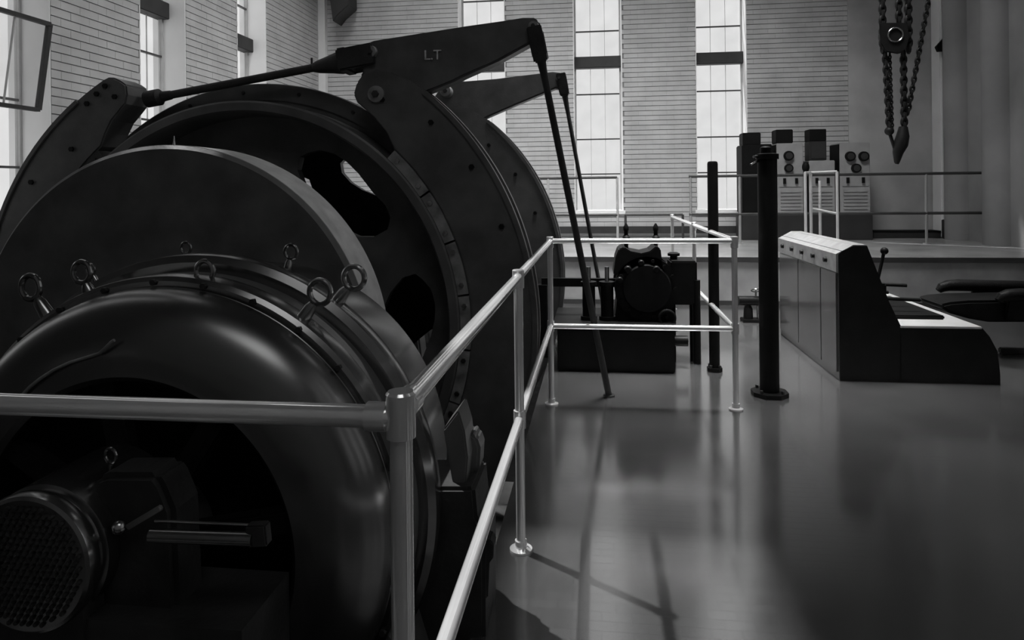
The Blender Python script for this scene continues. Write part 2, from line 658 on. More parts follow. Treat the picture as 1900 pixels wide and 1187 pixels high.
# tilted hopper sash of the near window on the left wall
hy0, hy1 = 4.78, 5.50
sash = thing('hopper_sash', 'dark framed hopper sash tilted open in the side wall window', 'window sash', (XL + .02, 5.14, 1.9))
zt, zb = onX(70, 40, XL + .10).z, onX(70, 203, XL + .02).z
def sp(y, t):
    return (XL + .0 + .12 * t, y, zb + (zt - zb) * t)
sb = MB()
for p0, p1 in ((sp(hy0, 0), sp(hy1, 0)), (sp(hy0, 1), sp(hy1, 1)), (sp(hy0, 0), sp(hy0, 1)), (sp(hy1, 0), sp(hy1, 1))):
    sb.bar(p0, p1, .045, .035)
sb.build('sash_frame', 'transom', sash)
MB().bar(sp((hy0 + hy1) / 2, 0), sp((hy0 + hy1) / 2, 1), .012, .012).build('glazing_bar', 'winframe', sash)
v = [sp(hy0, 0), sp(hy1, 0), sp(hy1, 1), sp(hy0, 1)]
MB().add(v + [Vector(p) + Vector((.004, 0, 0)) for p in v], [(0, 1, 2, 3), (7, 6, 5, 4), (0, 4, 5, 1), (1, 5, 6, 2), (2, 6, 7, 3), (3, 7, 4, 0)]).build('pane', 'glass', sash)

# platform along the back
pb = MB().box((-.2, PLATY, 0), (XR, YB, PLATZ))
pb.box((XL, PLATY, 0), (-.2, YB, PLATZ))
plat = struct(pb.build('floor_platform', 'platform'))
MB().box((XL, PLATY - .012, .05), (XR, PLATY, PLATZ - .05)).build('riser', 'riser', plat)
struct(MB().box((XL, PLATY - .035, PLATZ - .055), (XR, PLATY - .0, PLATZ + .004)).build('trim_1', 'rubber'))
struct(MB().box((XL, PLATY - .03, 0), (XR, PLATY, .055)).build('baseboard_platform', 'rubber'))
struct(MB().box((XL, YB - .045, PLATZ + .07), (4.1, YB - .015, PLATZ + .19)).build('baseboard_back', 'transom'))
# plain plaster on the right end of the back wall, pilasters
struct(MB().box((4.15, YB - .02, PLATZ), (XR, YB, HC)).build('wall_back_plaster', 'back_plaster'))
xp = onY(1744, 200, YB - .3).x
struct(MB().box((xp, YB - .32, PLATZ), (xp + .16, YB - .02, HC)).build('trim_2', 'plaster', bevel=.02))
rp = MB()
for yy in (11.25, 10.2, 9.1, 8.0):
    rp.lathe((XR, yy, PLATZ), [(0, .22), (HC - PLATZ, .22), (HC - PLATZ, .001), (0, .001)], 24, 'Z', a0=pi / 2, a1=3 * pi / 2)
struct(rp.build('trim_3', 'grey_plaster', smooth=True))
struct(MB().box((XL, YB - .12, PLATZ), (XL + .14, YB - .0, HC)).build('trim_4', 'plaster'))

# ------------------------------------------------------------------ drum, brakes, gear case
from mathutils.geometry import tessellate_polygon
AX, AZ = -2.22, .61
Y1, Y2 = 3.97, 6.15           # front faces of the two sets of brake posts
RC, RB = 1.54, 1.395          # cheek flange and brake path radius
def polar(a, r):
    return AX + r * math.cos(math.radians(a)), AZ + r * math.sin(math.radians(a))
drum = thing('winding_drum', 'huge dark winding drum with open cast cheeks and flanged rims', 'winding drum', (AX, 5.3, PITZ))
HOLE = [(1.089, 75.1), (1.130, 72.5), (1.170, 69), (1.185, 64), (1.176, 59.4), (1.154, 54.0), (1.120, 46.0), (1.125, 40.5), (1.10, 36), (1.038, 33.2), (0.934, 34.0), (0.850, 38), (0.803, 45), (0.80, 54), (0.83, 63), (0.9, 70.5), (1.0, 75)]
def web_plate(y0, y1, phase):
    wb = MB()
    for q in range(6):
        base = phase + 60 * q
        outer = [polar(base - 30 + 60 * i / 24, RC - .10) for i in range(25)] + [polar(base + 30 - 60 * i / 10, .20) for i in range(11)]
        hole = [polar(base + a - 55, r) for r, a in HOLE]
        tri = tessellate_polygon([[Vector((x, z, 0)) for x, z in outer], [Vector((x, z, 0)) for x, z in hole]])
        pts = outer + hole
        n = len(pts)
        vs = [(x, y0, z) for x, z in pts] + [(x, y1, z) for x, z in pts]
        fs = [tuple(t) for t in tri] + [tuple(i + n for i in reversed(t)) for t in tri]
        for loop in (range(len(outer)), range(len(outer), n)):
            loop = list(loop)
            for i in range(len(loop)):
                a, c = loop[i], loop[(i + 1) % len(loop)]
                fs.append((a, c, c + n, a + n))
        wb.add(vs, fs)
    return wb
def cheek(yc, sgn, phase, ybr):
    # yc: outer face of the cheek, sgn: -1 when the brake path points to the camera
    y0, y1 = (yc, yc + .08) if sgn < 0 else (yc - .08, yc)
    MB().lathe((AX, 0, AZ), [(y0, RC - .11), (y0, RC - .006), (y0 + .006, RC), (y1 + .03 - .006, RC), (y1 + .03, RC - .006), (y1 + .03, RC - .11)], 160).build('cheek_flange', 'paint', drum, smooth=True)
    web_plate(y0 + .012, y1, phase).build('web', 'paint', drum)
    ya, yb_ = (ybr, yc + .01) if sgn < 0 else (yc - .01, ybr)
    MB().lathe((AX, 0, AZ), [(ya, RB - .012), (ya + .008, RB), (yb_ - .004, RB), (yb_, RB - .004), (yb_, RB - .075), (ya + .03, RB - .075), (ya, RB - .06)], 160).build('brake_path', 'paint', drum, smooth=True)
    MB().lathe((AX, 0, AZ), [(y0 - .18, .17), (y0 - .18, .29), (y0 - .10, .34), (y1 + .15, .34), (y1 + .2, .30), (y1 + .2, .17)], 64).build('hub', 'paint', drum, smooth=True)
    for q in range(24):
        x, z = polar(q * 15 + 4, RC - .055)
        bolt((x, y0 if sgn < 0 else y1 + .03, z), .012, .012, (0, -1 if sgn < 0 else 1, 0)).build('flange_bolt', 'iron', drum)
cheek(4.22, -1, 55, 3.96)
cheek(6.10, 1, 78, 6.46)
MB().lathe((AX, 0, AZ), [(4.32, RC - .14), (6.04, RC - .14), (6.04, RC - .18), (4.32, RC - .18)], 128).build('drum_shell', 'paint', drum, smooth=True)
MB().disc((AX, 0, AZ), [(3.0, .17), (7.05, .17)], 48).build('shaft', 'steel', drum, smooth=True)

gear = thing('gear_case', 'smooth dark drum-shaped gear case with plain round face behind the motor', 'gear case', (AX, 3.4, PITZ))
RG, YG = 1.10, 3.22
MB().disc((AX, YG, AZ - .03), [(-.02, .2), (0, .3), (0, RG - .02), (.02, RG), (.30, RG), (.32, RG - .02), (.32, .2)], 160).build('casing', 'paint', gear, smooth=True)
MB().box((AX - .85, YG + .01, PITZ), (AX + .85, YG + .31, AZ - .6)).build('plinth', 'concrete', gear)
MB().lathe((AX, YG, AZ - .03), [(.025, RG - .002), (.025, RG + .003), (.295, RG + .003), (.295, RG - .002)], 160).build('rim_highlight', 'band', gear, smooth=True)
x, z = polar(88, RG - .015)
MB().cyl((x, YG + .04, z - .04), (x, YG + .04, z + .035), .012, .002, 10).build('breather', 'steel', gear)

def arc_pts(a0, a1, r, n):
    return [polar(a0 + (a1 - a0) * i / n, r) for i in range(n + 1)]
RIN = 1.465
def brake_post(Y, side, label):
    t = thing('brake_post', label, 'brake post', (AX + (1.7 if side > 0 else -1.7), Y + .1, PITZ))
    front = Y == Y1
    th = .25 if front else .32
    y0, y1 = Y, Y + th
    if side > 0:
        rout = 1.86 if front else 1.91
        poly = arc_pts(-62, 50, rout, 48)
        poly += [polar(54, rout - .012), polar(57.5, rout - .03), polar(60.2, 1.80), polar(62.0, 1.74), polar(62.6, 1.66), polar(62.2, 1.60), polar(60.6, 1.565), polar(56, 1.545), polar(51, 1.515)]
        poly += arc_pts(47, -62, RIN, 48)
        MB().prism(poly, y0, y0 + .075).build('cheek_plate', 'paint', t, bevel=.008)
        MB().prism(poly, y1 - .07, y1).build('cheek_plate', 'paint', t, bevel=.008)
        sp_ = arc_pts(-60, 36, rout - .04, 36) + arc_pts(36, -60, RIN + .02, 36)
        MB().prism(sp_, y0 + .075, y1 - .07).build('spacer', 'iron', t)
        a0, a1 = -58, 47
        bolts = [(20, 1.76), (33, 1.76), (45, 1.74), (56, 1.66)]
        lip = (-40, 50)
    else:
        rout = 1.81 if front else 1.86
        poly = arc_pts(238, 121, rout, 48)
        poly += [polar(119.6, rout - .005), polar(118.6, 1.785), polar(117.6, 1.745), polar(116.8, 1.70), polar(117.6, 1.64), polar(119, 1.595), polar(121.5, 1.572), polar(124, 1.555), polar(127, 1.515)]
        poly += arc_pts(130, 238, RIN + .005, 44)
        MB().prism(poly, y0, y1 - .03).build('post_body', 'paint', t, bevel=.01)
        a0, a1 = 236, 131
        bolts = [(121, 1.765), (123.5, 1.755), (126.5, 1.745), (120.3, 1.67), (136, 1.60), (148, 1.70)]
        lip = (235, 128)
    seg = 8
    for q in range(seg):
        sg = 1 if a1 > a0 else -1
        b0 = a0 + (a1 - a0) * q / seg + .25 * sg
        b1 = a0 + (a1 - a0) * (q + 1) / seg - .25 * sg
        pl = arc_pts(b0, b1, RIN - .002, 8) + arc_pts(b1, b0, RB + .003, 8)
        lg = MB().prism(pl, y0 - .005, y1 - .04).build('brake_lining', 'worn' if side > 0 else 'iron', t)
        for f_ in (.18, .82):
            x, z = polar(b0 + (b1 - b0) * f_, (RIN + RB) / 2)
            bolt((x, y0 - .005, z), .016, .014, (0, -1, 0)).build('lining_bolt', 'steel' if side > 0 else 'iron', lg)
    for a, r in bolts:
        x, z = polar(a, r)
        bolt((x, y0, z), .018, .012, (0, -1, 0)).build('bolt', 'black', t)
    lp = arc_pts(lip[0], lip[1], rout + .003, 40) + arc_pts(lip[1], lip[0], rout - .03, 40)
    MB().prism(lp, y0 - .012, y0 + .02).build('edge_lip', 'paint', t, bevel=.004)
    x, z = polar(-62 if side > 0 else 238, 1.68)
    MB().box((x - .35, y0, PITZ), (x + .35, y1, z + .12)).build('foot', 'paint', t)
    return t
brake_post(Y1, 1, 'dark curved brake post under the lettered lever, on the nearer drum cheek')
brake_post(Y1, -1, 'dark curved brake post with rounded bolted head, tie rod fixed to its top')
brake_post(Y2, 1, 'dark curved brake post on the far drum cheek, below the plain lever')
brake_post(Y2, -1, 'dark curved brake post half hidden behind the drum, towards the tall side windows')

def lever(pix, Y, label, pins, letters=None, th=.16):
    t = thing('brake_lever', label, 'lever', onY(705, 180, Y) if letters else onY(828, 172, Y))
    poly = []
    for px, py in pix:
        p = onY(px, py, Y)
        poly.append((p.x, p.z))
    MB().prism(poly, Y, Y + th).build('lever_arm', 'paint', t, bevel=.014)
    for px, py, r in pins:
        p = onY(px, py, Y)
        fr = .095 if r == .05 else .03
        pn = MB().disc((p.x, Y, p.z), [(-fr, r * .6), (-fr, r), (.005, r * 1.15), (th + .03, r)], 20).build('pin', 'worn', t, smooth=True)
        bolt((p.x, Y - fr, p.z), r * .45, .015, (0, -1, 0)).build('pin_nut', 'iron', pn)
    if letters:
        fc = bpy.data.curves.new('lettering', 'FONT')
        fc.body = letters
        fc.size = .085
        fc.extrude = .004
        fc.align_x, fc.align_y = 'CENTER', 'CENTER'
        fo = bpy.data.objects.new('tmp', fc)
        COL.objects.link(fo)
        dg = bpy.context.evaluated_depsgraph_get()
        me = bpy.data.meshes.new_from_object(fo.evaluated_get(dg))
        bpy.data.objects.remove(fo)
        me.materials.clear()
        me.materials.append(MT['letter'])
        lo = bpy.data.objects.new('lettering', me)
        COL.objects.link(lo)
        p = onY(803, 103, Y)
        lo.rotation_euler = (pi / 2, 0, 0)
        lo.parent = t
        lo.location = p + Vector((0, -.005, 0)) - t.location
    return t
YL1, YL2 = 4.05, 6.24
lever([(672, 88), (680, 80), (692, 75), (780, 61), (862, 48), (940, 37), (970, 32), (990, 32), (1000, 38), (1005, 52), (1003, 70), (996, 82), (985, 80), (925, 113), (862, 141), (840, 152), (790, 172), (745, 200), (690, 215), (668, 190), (661, 165), (663, 150), (672, 138), (670, 115)],
      YL1, 'broad dark brake lever lettered on its side, tie rod at one end', [(690, 97, .035), (706, 178, .05), (990, 50, .03)], 'L.T', .12)
lever([(805, 180), (818, 162), (832, 153), (920, 146), (1025, 133), (1042, 135), (1047, 142), (1048, 160), (1040, 165), (1030, 164), (960, 193), (905, 217), (885, 226), (850, 240), (812, 235), (800, 205)],
      YL2, 'plain dark brake lever over the far drum cheek', [(830, 171, .05), (1038, 145, .03)], None, .12)

def tie_rod(Y, a, bpt, label):
    t = thing('tie_rod', label, 'tie rod', a)
    a, bpt = Vector(a), Vector(bpt)
    d = (bpt - a).normalized()
    L = (bpt - a).length
    MB().tube([a, bpt], .026).build('rod', 'iron', t, smooth=True)
    MB().loft([(a - d * .05, .055), (a + d * .04, .055), (a + d * .06, .035), (a + d * .12, .03)], 16).build('end_nut', 'iron', t, smooth=True)
    e = bpt
    MB().loft([(e - d * .17, .028), (e - d * .13, .042), (e - d * .05, .058), (e + d * .02, .075), (e + d * .05, .075)], 12).build('turnbuckle', 'iron', t, smooth=True)
    u = Vector((0, 0, 1))
    for sy in (-.078, .078):
        MB().bar(e + d * .04 + Vector((0, sy, 0)), e + d * .26 + Vector((0, sy, 0)), .03, .135, (0, 1, 0)).build('clevis_plate', 'iron', t, bevel=.008)
    MB().bar(e + d * .02, e + d * .09, .185, .145, (0, 1, 0)).build('clevis', 'iron', t, bevel=.012)
    MB().tube([a + d * (L * .86), a + d * (L * .86) + u * .065], .007).build('oil_cup', 'iron', t)
    return t
tie_rod(Y1, onY(286, 182, YL1 + .06), onY(628, 117, YL1 + .06), 'long dark tie rod running from the bolted post head to the lettered lever')
def pull_rod(p0, p1, label, r):
    t = thing('pull_rod', label, 'pull rod', p1)
    p0, p1 = Vector(p0), Vector(p1)
    d = (p1 - p0).normalized()
    for sy in (-.078, .078):
        MB().bar(p0 - d * .06 + Vector((0, sy, 0)), p0 + d * .12 + Vector((0, sy, 0)), .03, .09, (0, 1, 0)).build('fork_plate', 'iron', t, bevel=.006)
    MB().bar(p0 + d * .085, p0 + d * .14, .185, .085, (0, 1, 0)).build('fork_end', 'iron', t, bevel=.01)
    MB().loft([(p0 + d * .10, .032), (p0 + d * .20, .024), (p0 + d * .32, r)], 14).build('rod_taper', 'iron', t, smooth=True)
    MB().tube([p0 + d * .3, p1], r).build('rod', 'iron', t, smooth=True)
    MB().lathe((p1.x, p1.y, 0), [(.0, .001), (.0, .04), (.012, .04), (.012, .001)], 20, 'Z').build('floor_collar', 'iron', t)
    return t
pa, pc = onY(996, 72, YL1 + .06), onZ(1130, 735)
pull_rod(pa, pc, 'long dark slanting rod from the lettered lever down to the tiled floor', .022)
pa2 = onY(1043, 150, YL2 + .06)
pull_rod(pa2, onZ(1130, 625), 'dark slanting rod from the plain far lever down behind the brake engine', .019)

# bearing pedestals of the drum shaft
for yy, lb in ((3.70, 'dark bearing pedestal between gear case and drum'), (6.95, 'dark bearing pedestal at the far end of the drum shaft')):
    t = thing('bearing_pedestal', lb, 'bearing', (AX, yy, PITZ))
    MB().prism([(AX - .55, PITZ), (AX + .55, PITZ), (AX + .30, AZ - .15), (AX + .28, AZ + .1), (AX + .15, AZ + .27), (AX - .15, AZ + .27), (AX - .28, AZ + .1), (AX - .30, AZ - .15)], yy - .12, yy + .12).build('housing', 'paint', t, bevel=.02)
    MB().cyl((AX, yy, AZ + .26), (AX, yy, AZ + .34), .04, .03).build('oil_cap', 'iron', t)

# ------------------------------------------------------------------ driving motor
MX, MZ = -1.29, .445
motor = thing('drive_motor', 'big dark round drive motor with lifting eyes in front of the gear case', 'motor', (MX, 2.1, PITZ))
def ring_prof(pts):
    return MB().lathe((MX, 0, MZ), pts, 128)
ring_prof([(2.02, .60), (2.02, .765), (2.035, .787), (2.05, .79), (2.09, .79), (2.11, .78), (2.11, .60)]).build('rear_flange', 'gloss', motor, smooth=True)
ring_prof([(2.11, .55), (2.11, .70), (2.16, .715), (2.50, .715), (2.55, .68), (2.55, .55)]).build('stator_shell', 'gloss', motor, smooth=True)
ring_prof([(1.96, .58), (1.96, .735), (2.02, .735), (2.02, .58)]).build('stator_band', 'paint', motor, smooth=True)
ring_prof([(1.875, .58), (1.875, .725), (1.885, .738), (1.90, .742), (1.945, .742), (1.96, .73), (1.96, .58)]).build('front_flange', 'gloss', motor, smooth=True)
pr = []
for q in range(13):
    t_ = q / 12 * pi / 2
    pr.append((1.862 - .16 * math.sin(t_), .50 + .208 * math.cos(t_)))
ring_prof([(1.876, .70), (1.864, .71)] + pr + [(1.70, .485), (1.715, .47), (1.876, .47)]).build('end_shield', 'shield', motor, smooth=True)
MB().lathe((MX, 0, MZ), [(1.86, .001), (1.86, .48), (1.875, .48), (1.875, .001)], 64).build('inner_baffle', 'black', motor)
for q in range(8):
    a = q * pi / 4 + .2
    u = Vector((math.cos(a), 0, math.sin(a)))
    c0 = Vector((MX, 1.76, MZ))
    MB().bar(c0 + u * .14, c0 + u * .49, .05, .07, (0, 1, 0)).build('shield_arm', 'black', motor, bevel=.008)
MB().lathe((MX, 0, MZ), [(1.66, .05), (1.66, .12), (1.70, .15), (1.86, .16), (1.86, .05)], 48).build('bearing_cap', 'paint', motor, smooth=True)
MB().tube([onY(x, y, 1.695) for x, y in ((30, 745), (55, 718), (75, 702), (100, 686), (130, 672), (160, 663), (185, 655), (196, 645), (207, 634), (212, 631))], .0045, 10).build('air_pipe', 'worn', motor, smooth=True)
MB().disc((MX, 0, MZ), [(2.55, .62), (2.66, .55), (2.74, .30), (2.98, .28)], 64).build('rear_shield', 'paint', motor, smooth=True)
MB().disc((MX, 0, MZ), [(1.63, .07), (3.2, .07)], 32).build('motor_shaft', 'iron', motor, smooth=True)
# lifting eyes on the flanges
def eye(px, py, Y, rpx, y_flange_r):
    c = onY(px, py, Y)
    sc = rpx * (c - Vector((0, 0, EYE))).dot(FWD) / F
    d = Vector((c.x - MX, 0, c.z - MZ))
    d.normalize()
    e = MB().torus(c, sc * .82, sc * .2, (.15, 1, 0), 32, 10).build('lifting_eye', 'gloss', motor, smooth=True)
    foot = Vector((MX, Y, MZ)) + d * (y_flange_r - .02)
    MB().loft([(c - d * sc * .9, sc * .26), (c - d * sc * 1.25, sc * .42), (foot + d * .02, sc * .5), (foot, sc * .55)], 14).build('eye_shank', 'gloss', e, smooth=True)
for e in ((57, 533, 1.92, 27, .742), (152, 505, 1.92, 24, .742), (380, 503, 1.92, 23, .742), (594, 542, 1.92, 27, .742),
          (657, 515, 2.07, 26, .79), (540, 467, 2.36, 16, .715), (345, 460, 2.36, 13, .715), (168, 500, 2.07, 12, .79)):
    eye(*e)
# flange bolts
for q in range(28):
    a = q * 2 * pi / 28 + .05
    bolt((MX + .722 * math.cos(a), 1.878, MZ + .722 * math.sin(a)), .010, .012, (0, -1, 0)).build('flange_bolt', 'iron', motor)
# feet and bedplate
for s in (-1, 1):
    MB().prism([(MX + s * .52, -.35), (MX + s * .80, -.35), (MX + s * .80, -.22), (MX + s * .70, .10), (MX + s * .56, .25)], 1.90, 2.45).build('foot', 'paint', motor, bevel=.01)
MB().box((MX - .95, 1.45, PITZ), (MX + .80, 2.6, -.35)).build('bedplate', 'iron', motor)
# terminal lug, boss and ribbed side bracket towards the walkway
def pxs(lst, Y):
    return [(onY(x, y, Y).x, onY(x, y, Y).z) for x, y in lst]
lug = MB().prism(pxs([(822, 797), (850, 760), (862, 800), (868, 850), (862, 925), (850, 930), (838, 890)], 2.16), 2.16, 2.30).build('side_lug', 'paint', motor, bevel=.006)
MB().prism(pxs([(858, 812), (872, 803), (884, 812), (891, 832), (889, 868), (880, 885), (862, 880)], 2.24), 2.24, 2.34).build('lug_boss', 'paint', lug, bevel=.01)
MB().prism(pxs([(700, 905), (880, 905), (885, 960), (900, 990), (900, 1187), (880, 1290), (700, 1290)], 2.12), 2.12, 2.36).build('side_bracket', 'iron', motor, bevel=.012)
MB().prism(pxs([(890, 1000), (908, 1000), (916, 1010), (915, 1035), (908, 1045), (905, 1110), (896, 1112), (890, 1100)], 2.14), 2.14, 2.20).build('drain_cock', 'iron', motor, bevel=.004)

# exciter and bearing pedestal in front of the motor
ex = thing('exciter', 'small dark exciter drum with perforated end cover beside the motor bearing', 'exciter', (-1.62, 1.6, PITZ))
EC = onY(48, 1050, 1.42)
er = .165
MB().disc((EC.x, 0, EC.z), [(1.42, er - .012), (1.425, er - .004), (1.44, er), (1.455, er - .002), (1.46, er - .012), (1.475, er - .012), (1.48, er), (1.74, er), (1.76, er - .03)], 72).build('exciter_body', 'gloss', ex, smooth=True)
pf = MB()
for i in range(-9, 10):
    for j in range(-9, 10):
        x, z = i * .017 + (j % 2) * .0085, j * .0148
        if math.hypot(x, z) < er - .022:
            pf.cyl((EC.x + x, 1.424, EC.z + z), (EC.x + x, 1.414, EC.z + z), .0062, .005, 6)
po = pf.build('perforated_cover', 'iron', ex)
po['kind'] = 'stuff'
MB().box((EC.x - .12, 1.45, PITZ), (EC.x + .12, 1.74, EC.z - .1)).build('pedestal', 'iron', ex)
bp = thing('motor_bearing', 'dark bearing block with lifting eye and oil gauge bar, before the motor', 'bearing', (MX, 1.5, PITZ))
c0 = onY(230, 935, 1.55)
MB().prism(pxs([(150, 1187), (155, 935), (175, 888), (195, 880), (285, 880), (300, 900), (320, 950), (330, 1187), (330, 1300), (150, 1300)], 1.52), 1.52, 1.64).build('bearing_block', 'iron', bp, bevel=.015)
e0 = onY(206, 845, 1.58)
MB().torus(e0, .018, .0045, (.2, 1, 0), 24, 8).build('lifting_eye', 'gloss', bp, smooth=True)
MB().cyl(e0 + Vector((0, 0, -.02)), e0 + Vector((0, 0, -.06)), .007, .01, 10).build('eye_shank', 'gloss', bp)
q0, q1 = onY(288, 966, 1.50), onY(478, 974, 1.50)
MB().tube([q0, q1], .004, 10).build('oil_pipe', 'steel', bp, smooth=True)
q0, q1 = onY(280, 993, 1.48), onY(470, 1000, 1.48)
MB().tube([q0, q1], .016, 16).build('gauge_bar', 'gloss', bp, smooth=True)
q0, q1 = onY(478, 970, 1.49), onY(482, 1010, 1.49)
MB().bar(q0, q1, .03, .05, (0, 1, 0)).build('bar_bracket', 'iron', bp, bevel=.004)
q0, q1 = onY(236, 978, 1.50), onY(300, 940, 1.50)
MB().bar(q0, q1, .012, .014, (0, 1, 0)).build('drain_lever', 'steel', bp, bevel=.003)
MB().ball(onY(222, 978, 1.50), .018).build('lever_boss', 'steel', bp, smooth=True)
MB().box((c0.x - .3, 1.46, PITZ), (c0.x + .36, 1.70, onY(200, 1120, 1.52).z)).build('pedestal_base', 'iron', bp)

# ------------------------------------------------------------------ polished guard rail round the machine
RX, RXR, RY, RH, RMID, RR = -.315, .872, 4.48, 1.085, .52, .0185
rail = thing('guard_railing', 'polished tubular steel guard railing with two rails around the winding machine', 'railing', (RX, RY, 0))
def post(x, y, base=True, cap=True, mid=True):
    p = MB().tube([(x, y, .0), (x, y, RH)], RR).build('post', 'chrome', rail, smooth=True)
    if base:
        MB().lathe((x, y, 0), [(0, .001), (0, .045), (.008, .045), (.014, .024), (.04, .024), (.04, .001)], 24, 'Z').build('base_flange', 'chrome', p, smooth=True)
    if mid:
        MB().tube([(x, y, RMID - .035), (x, y, RMID + .035)], RR + .006).build('mid_collar', 'chrome', p, smooth=True)
    if cap:
        MB().disc((x, y, 0), [(RH - .045, RR + .002), (RH - .043, RR + .0055), (RH + .026, RR + .0055), (RH + .030, RR + .002)], 28, 'Z').build('top_tee', 'chrome', p, smooth=True)
NY = 1.045
FY = 8.1
for x, y in ((RX, NY), (RX, 2.66), (RX, RY), (RXR, RY), (RXR, 6.3), (RXR, FY), (-2.3, NY)):
    post(x, y)
for z in (RH, RMID):
    MB().tube([(RX, NY, z), (RX, RY, z)], RR).build('rail', 'chrome', rail, smooth=True)
    MB().tube([(RX, RY, z), (RXR, RY, z)], RR).build('rail', 'chrome', rail, smooth=True)
    MB().tube([(RXR, RY, z), (RXR, FY, z)], RR).build('rail', 'chrome', rail, smooth=True)
MB().tube([(RX, NY, RH - .012), (-2.3, NY, RH - .012)], RR).build('rail', 'chrome', rail, smooth=True)
MB().tube([(RX - .022, NY, RH - .012), (RX - .055, NY, RH - .012)], RR + .005).build('rail_socket', 'chrome', rail, smooth=True)
MB().tube([(RX, NY + .022, RH), (RX, NY + .06, RH)], RR + .005).build('rail_socket', 'chrome', rail, smooth=True)

# ------------------------------------------------------------------ brake engine on its dark base
be = thing('brake_engine', 'black brake engine with twin stems and round bolted cylinder on a low base', 'brake engine', (.15, 5.7, 0))
p0, p1 = onZ(1034, 690), onZ(1252, 690)
BY = 5.3
HB = .36
MB().box((p0.x, BY, 0), (p1.x, BY + .78, HB - .03)).build('base_block', 'black', be, bevel=.01)
MB().box((p0.x - .04, BY - .03, HB - .03), (p1.x + .02, BY + .80, HB)).build('base_plate', 'black', be, bevel=.006)
def at(px, py, Y):
    return onY(px, py, Y)
# two upright ram cylinders
for px in (1093, 1127):
    a = at(px, 598, 5.55)
    zt = at(px, 522, 5.55).z
    r = .052
    cy = MB().disc((a.x, 5.55, 0), [(HB, r + .015), (HB + .03, r + .015), (HB + .03, r), (zt - .03, r), (zt - .03, r + .012), (zt, r + .012)], 28, 'Z').build('ram_cylinder', 'black', be, smooth=True)
    MB().tube([(a.x, 5.55, zt), (a.x, 5.55, zt + .12)], .018).build('ram_rod', 'steel', cy, smooth=True)
# main round casing with bolt circle
c = at(1200, 535, 5.5)
rm = .255
MB().disc((c.x, 5.5, c.z), [(-.03, .09), (-.03, rm - .07), (0, rm - .06), (0, rm), (.06, rm), (.06, rm - .04), (.42, rm - .04), (.42, rm), (.48, rm)], 64).build('main_cylinder', 'black', be, smooth=True)
for q in range(14):
    a = q * 2 * pi / 14
    bolt((c.x + (rm - .03) * math.cos(a), 5.5, c.z + (rm - .03) * math.sin(a)), .016, .02, (0, -1, 0)).build('cover_bolt', 'black', be)
MB().prism(pxs([(1140, 603), (1146, 545), (1238, 545), (1256, 603)], 5.55), 5.55, 5.95).build('saddle', 'black', be, bevel=.01)
# valve chest with saddle top
MB().prism(pxs([(1142, 478), (1148, 462), (1158, 458), (1170, 466), (1190, 470), (1206, 466), (1218, 456), (1226, 462), (1228, 480), (1234, 505), (1138, 510)], 5.5), 5.5, 5.85).build('valve_chest', 'black', be, bevel=.008)
for px in (1162, 1217):
    a = at(px, 470, 5.65)
    ztop = at(px, 414, 5.65).z
    sm = MB().tube([(a.x, 5.65, a.z), (a.x, 5.65, ztop - .05)], .017).build('valve_stem', 'black', be, smooth=True)
    MB().loft([((a.x, 5.65, ztop - .14), .012), ((a.x, 5.65, ztop - .115), .034), ((a.x, 5.65, ztop - .09), .012)], 14).build('stem_collar', 'black', sm, smooth=True)
    MB().loft([((a.x, 5.65, ztop - .06), .022), ((a.x, 5.65, ztop - .035), .024), ((a.x, 5.65, ztop), .006)], 14).build('stem_knob', 'black', sm, smooth=True)
# oil tank on legs with filler
a, d2 = at(1242, 482, 5.7), at(1291, 562, 5.7)
MB().box((a.x, 5.6, d2.z), (d2.x, 5.9, a.z)).build('oil_tank', 'black', be, bevel=.012)
fc = at(1250, 482, 5.75)
MB().disc((fc.x, 5.75, 0), [(a.z - .01, .03), (a.z + .03, .03), (a.z + .03, .05), (a.z + .05, .05), (a.z + .06, .03)], 20, 'Z').build('filler_cap', 'black', be, smooth=True)
for px in (1250, 1283):
    q = at(px, 570, 5.7)
    MB().tube([(q.x, 5.7, HB if q.x < p1.x else .0), (q.x, 5.7, d2.z)], .016).build('tank_leg', 'black', be, smooth=True)
q = at(1293, 600, 5.62)
MB().tube([(q.x, 5.62, 0), (q.x, 5.62, d2.z + .2)], .03).build('drain_pipe', 'black', be, smooth=True)
q, q2 = at(1250, 632, 5.5), at(1276, 634, 5.5)
MB().cyl((p1.x - .02, 5.5, q.z), (q2.x, 5.5, q.z), .042).build('drain_valve', 'black', be, smooth=True)
q, q2 = at(1005, 523, 5.75), at(1150, 523, 5.75)
MB().bar((q.x, 5.75, q.z), (q2.x, 5.75, q.z), .05, .07, (0, 1, 0)).build('cross_beam', 'black', be)
MB().box((q.x - .03, 5.7, 0), (q.x + .05, 5.8, q.z - .02)).build('beam_support', 'black', be)
for px, py, r in ((1165, 500, .03), (1190, 488, .025), (1218, 500, .03), (1150, 520, .028)):
    q = at(px, py, 5.47)
    MB().disc((q.x, 5.46, q.z), [(0, r * .7), (.01, r), (.06, r)], 16).build('gland', 'black', be, smooth=True)
hw = at(1238, 590, 5.45)
MB().torus(hw, .06, .012, (0, 1, 0), 24, 8).build('hand_wheel', 'black', be, smooth=True)
MB().cyl(hw, hw + Vector((0, .2, 0)), .012).build('wheel_spindle', 'black', be)

